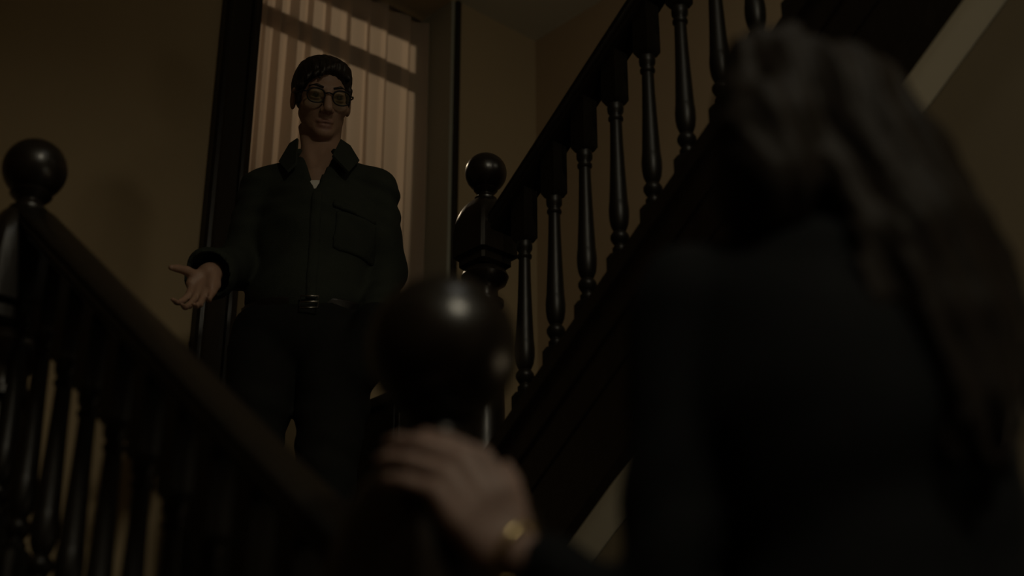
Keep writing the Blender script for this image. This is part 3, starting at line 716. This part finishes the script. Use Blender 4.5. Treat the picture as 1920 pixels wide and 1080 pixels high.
for s in (-1, 1):
    bm = bmesh.new(); tube(bm, [Hm(s*0.014, 0.0895, 0.022), Hm(s*0.033, 0.0885, 0.028), Hm(s*0.052, 0.076, 0.023)], [0.0032, 0.0042, 0.002], 8); link('eyebrow', bm_mesh(bm, 'eyebrow', True), HAIRM, man)
    bm = bmesh.new(); bmesh.ops.create_uvsphere(bm, u_segments=24, v_segments=16, radius=0.0118); bm.transform(Matrix(RH).to_4x4())
    eye = link('eye', bm_mesh(bm, 'eye', True), None, man); eye.location = Hm(s*0.033, 0.0795, 0.0005)
    m_ = EYE.copy(); eye.data.materials.append(m_)
    tcn = [n for n in m_.node_tree.nodes if n.type == 'TEX_COORD'][0]; sp_ = [n for n in m_.node_tree.nodes if n.type == 'SEPXYZ'][0]
    dt = m_.node_tree.nodes.new('ShaderNodeVectorMath'); dt.operation = 'DOT_PRODUCT'; m_.node_tree.links.new(tcn.outputs['Object'], dt.inputs[0]); dt.inputs[1].default_value = tuple((RH@np.array([0, 1, 0]))/0.0118/2)
    ad_ = m_.node_tree.nodes.new('ShaderNodeMath'); ad_.inputs[1].default_value = 0.5; m_.node_tree.links.new(dt.outputs['Value'], ad_.inputs[0])
    rp = [n for n in m_.node_tree.nodes if n.type == 'VALTORGB'][0]; m_.node_tree.links.new(ad_.outputs[0], rp.inputs[0])
gl = bpy.data.objects.new('glasses', None); COL.objects.link(gl); gl.parent = man
for s in (-1, 1):
    ring = []
    for i in range(28):
        a = 2*PI*i/28; rx = 0.0245; rz = 0.0215*(1.0 if math.sin(a) < 0 else 0.86)
        ring.append(Hm(s*0.0355+rx*math.copysign(abs(math.cos(a))**0.85, math.cos(a)), 0.1035-0.10*abs(s*0.0355+rx*math.cos(a))**2*4, -0.002+rz*math.copysign(abs(math.sin(a))**0.85, math.sin(a))))
    bm = bmesh.new(); tube(bm, ring, 0.0021, 8, True)
    tube(bm, ring[1:14], 0.0027, 8)
    link('rim', bm_mesh(bm, 'rim', True), FRAME, gl)
    bm = bmesh.new(); vr = [bm.verts.new(p) for p in ring]; bm.faces.new(vr); bmesh.ops.solidify(bm, geom=bm.faces[:], thickness=0.0015)
    link('lens', bm_mesh(bm, 'lens'), LENS, gl)
    bm = bmesh.new(); tube(bm, [Hm(s*0.059, 0.095, 0.006), Hm(s*0.070, 0.088, 0.006), Hm(s*0.076, 0.06, 0.006), Hm(s*0.081, 0.0, 0.010), Hm(s*0.080, -0.02, 0.002)], 0.0024, 8); link('temple', bm_mesh(bm, 'temple', True), FRAME, gl)
bm = bmesh.new(); tube(bm, [Hm(-0.0125, 0.102, 0.004), Hm(0, 0.106, 0.007), Hm(0.0125, 0.102, 0.004)], 0.0024, 8); link('bridge', bm_mesh(bm, 'bridge', True), FRAME, gl)

# ---- the woman in front
OW = np.array([0.346, 1.42, 0.0])
def W(px, py, df=0.0): return spot(px, py, 1.42+df)-OW
wom = thing('person', 'long haired woman in black coat seen from behind, hand on the near newel', 'person', to_world(*OW), ROTZ)
RW = basis(0.80, 0.22, 0.0); WS = 0.95; WO = W(1522, 292, 0.0)
ls, rs = W(1290, 574, 0.0), W(1800, 610, 0.0)
lel, rel = W(1250, 1200, -0.03), W(1850, 1150, -0.02)
lw, rw = W(942, 1027, 0.035), W(1800, 1560, 0.10)
wf = Field(axis(-0.50, 0.32, 0.012, [(-0.50, -0.22, 0.0034), (WO[0]-0.10, WO[0]+0.10, 0.006)]),
           axis(-0.22, 0.30, 0.012, [(0.02, 0.26, 0.0036), ]),
           axis(-0.02, 1.72, 0.014, [(lw[2]-0.03, lw[2]+0.17, 0.0034), (WO[2]-0.14, WO[2]+0.14, 0.006)]))
Hw = head_prims(wf, WO, RW, WS, True)
wn = W(1535, 520, 0.0)
wf.add(rc(WO+RW@np.array([0, -0.03, -0.06]), wn, 0.050, 0.054), k=0.03)
wf.add(*chain([wn+np.array([0, 0, -0.06]), W(1540, 800, 0.0), W(1550, 1080, 0.0), W(1550, 1350, 0.0)], [0.075, 0.10, 0.09, 0.11]), k=0.05)
wf.add(rc(wn+np.array([0, 0, -0.05]), ls, 0.05, 0.042), rc(wn+np.array([0, 0, -0.05]), rs, 0.05, 0.042), k=0.03)
wf.add(*chain([ls, lel, lw], [0.042, 0.034, 0.024]), k=0.02); wf.add(*chain([rs, rel, rw], [0.042, 0.034, 0.024]), k=0.02)
for s in (-1, 1):
    hp = W(1550, 1350)+np.array([s*0.08, 0, 0]); hp2 = np.array([hp[0]+s*0.01, 0.02, 0.45]); an = np.array([hp[0]+s*0.01, 0.0, 0.09])
    wf.add(*chain([hp, hp2, an], [0.085, 0.055, 0.036]), k=0.02); wf.add(rc(an+np.array([0, -0.02, -0.05]), an+np.array([0, 0.14, -0.06]), 0.032, 0.026), k=0.02)
mid = W(876, 920, 0.03)
hand(wf, lw, mid-lw, (0.12, -1.0, 0.10), [(0.30, 0.45, 0.35), (0.32, 0.48, 0.35), (0.34, 0.48, 0.35), (0.36, 0.50, 0.4)], spread=0.03, sc=1.06, thumb=(0.45, 1.1), side=-1, dev=0.55)
hand(wf, rw, (0, 0.1, -1), (1, 0, 0), [0.3]*4, sc=0.92, side=1)
me, V = wf.mesh('body', 1); lip_attr(me, V, Hw, RW, WO, WS); link('body', me, SKINW, wom)
# coat
cf = Field(axis(-0.42, 0.36, 0.010), axis(-0.26, 0.28, 0.010), axis(0.42, 1.46, 0.010))
cf.add(rc(W(1450, 565), ls, 0.070, 0.062), rc(W(1600, 565), rs, 0.070, 0.062), k=0.03)
cf.add(*chain([W(1535, 610), W(1545, 800), W(1578, 1080), W(1570, 1400), np.array([W(1560, 1400)[0], 0.02, 0.50])], [0.12, 0.135, 0.112, 0.15, 0.18]), k=0.04)
cf.add(ell(W(1550, 760), (0.17, 0.125, 0.16)), k=0.03)
le2 = lw+(lel-lw)*0.27
cf.add(*chain([ls, lel, le2], [0.062, 0.047, 0.035]), k=0.012); cf.add(*chain([rs, rel, rw+(rel-rw)*0.1], [0.060, 0.050, 0.042]), k=0.02)
cf.add(*chain([W(1420, 500, 0.02), W(1480, 508, -0.06), W(1560, 512, -0.075), W(1640, 510, -0.04), W(1670, 500, 0.03)], [0.022, 0.024, 0.024, 0.024, 0.022]), k=0.02)
cf.warp(wrinkles(0.005, 24))
dl = norm(lw-lel); cf.cut(rc(le2-dl*0.03, le2+dl*0.08, 0.024, 0.032), k=0.004); cf.cut(rc(WO, wn+np.array([0, 0, -0.01]), 0.055, 0.060), k=0.006)
me, V = cf.mesh('coat', 1); link('coat', me, COAT, wom)
# bracelet
bc = lw+(lel-lw)*0.07; ax_ = norm(lel-lw); u_ = norm(np.cross(ax_, (0, 0, 1))); v_ = np.cross(ax_, u_)
bm = bmesh.new(); tube(bm, [bc+0.031*(u_*math.cos(2*PI*i/24)+v_*math.sin(2*PI*i/24)) for i in range(24)], 0.0045, 8, True)
link('bracelet', bm_mesh(bm, 'bracelet', True), GOLD, wom)
for s in (-1, 1):
    x = W(1550, 1350)[0]+s*0.09
    F2 = Field(axis(x-0.07, x+0.07, 0.008), axis(-0.12, 0.24, 0.008), axis(-0.01, 0.2, 0.008))
    F2.add(*chain([(x, -0.02, 0.17), (x, -0.02, 0.05), (x, 0.10, 0.045), (x, 0.17, 0.034)], [0.046, 0.044, 0.042, 0.030]), k=0.02); F2.cut(sbox((x, 0, -0.09), (0.4, 0.6, 0.092)), k=0.004)
    me, V = F2.mesh('boot', 1); link('boot', me, LEATHER, wom)
# hair: cap and long locks falling to the right
gf = Field(axis(WO[0]-0.17, WO[0]+0.34, 0.0055), axis(-0.22, 0.17, 0.0055), axis(0.98, WO[2]+0.19, 0.0055))
Ge = lambda c, r: ell(Hw(*c), np.array(r)*WS, RW)
gf.add(Ge((0, -0.020, 0.038), (0.086, 0.101, 0.094)), k=0.01)
gf.add(Ge((0.0, -0.07, -0.02), (0.075, 0.055, 0.085)), k=0.03)
gf.cut(Ge((0, 0.11, -0.03), (0.075, 0.075, 0.10)), k=0.012)
locks = [([(1480, 85), (1420, 115), (1398, 200), (1400, 290), (1415, 400)], -0.03, [.026, .034, .032, .030, .016]),
         ([(1560, 130), (1640, 195), (1705, 300), (1775, 450), (1835, 620), (1880, 800)], -0.05, [.026, .036, .044, .048, .044, .020]),
         ([(1580, 160), (1665, 260), (1740, 420), (1810, 600), (1845, 760), (1860, 860)], -0.085, [.030, .042, .044, .040, .034, .012]),
         ([(1560, 140), (1640, 280), (1700, 450), (1750, 600), (1790, 740), (1830, 860)], -0.095, [.034, .044, .042, .036, .028, .010]),
         ([(1530, 150), (1600, 300), (1650, 430), (1690, 560), (1740, 700)], -0.085, [.036, .042, .034, .028, .010]),
         ([(1600, 170), (1680, 235), (1750, 360), (1825, 500), (1880, 640), (1920, 760)], -0.01, [.022, .030, .036, .038, .032, .012]),
         ([(1490, 120), (1470, 240), (1465, 340), (1480, 410)], -0.085, [.034, .042, .034, .014])]
for pts, df, rad in locks:
    P = [W(x, y, df*(0.5+0.5*min(i, 2)/2)) for i, (x, y) in enumerate(pts)]
    gf.add(*chain(P, rad), k=0.014)
rl = np.random.default_rng(11)
for q in range(46):
    pts, df, rad = locks[1+int(rl.integers(0, 5))]
    ox, oy, od = rl.normal(0, 26), rl.normal(0, 14), rl.uniform(-0.035, 0.0)
    P = [W(x+ox*min(1, 0.35+i*0.25), y+oy, df*(0.5+0.5*min(i, 2)/2)+od) for i, (x, y) in enumerate(pts)]
    r0 = rl.uniform(0.009, 0.015); gf.add(*chain(P, [r0*0.8]+[r0]*(len(P)-2)+[0.004]), k=0.006)
gf.add(*chain([W(1430, 250, -0.07), W(1440, 360, -0.06), W(1450, 470, -0.03)], [0.05, 0.05, 0.03]), k=0.03)
def flow(x, y, z):
    u = x-0.45*(WO[2]-z)*(z < WO[2])+0*y
    return 0.0030*np.sin(150*u+60*y+3*np.sin(7*z))+0.0016*np.sin(330*u+120*y+2*np.sin(9*z))
gf.warp(flow); me, V = gf.mesh('hair', 2); link('hair', me, HAIRW, wom)
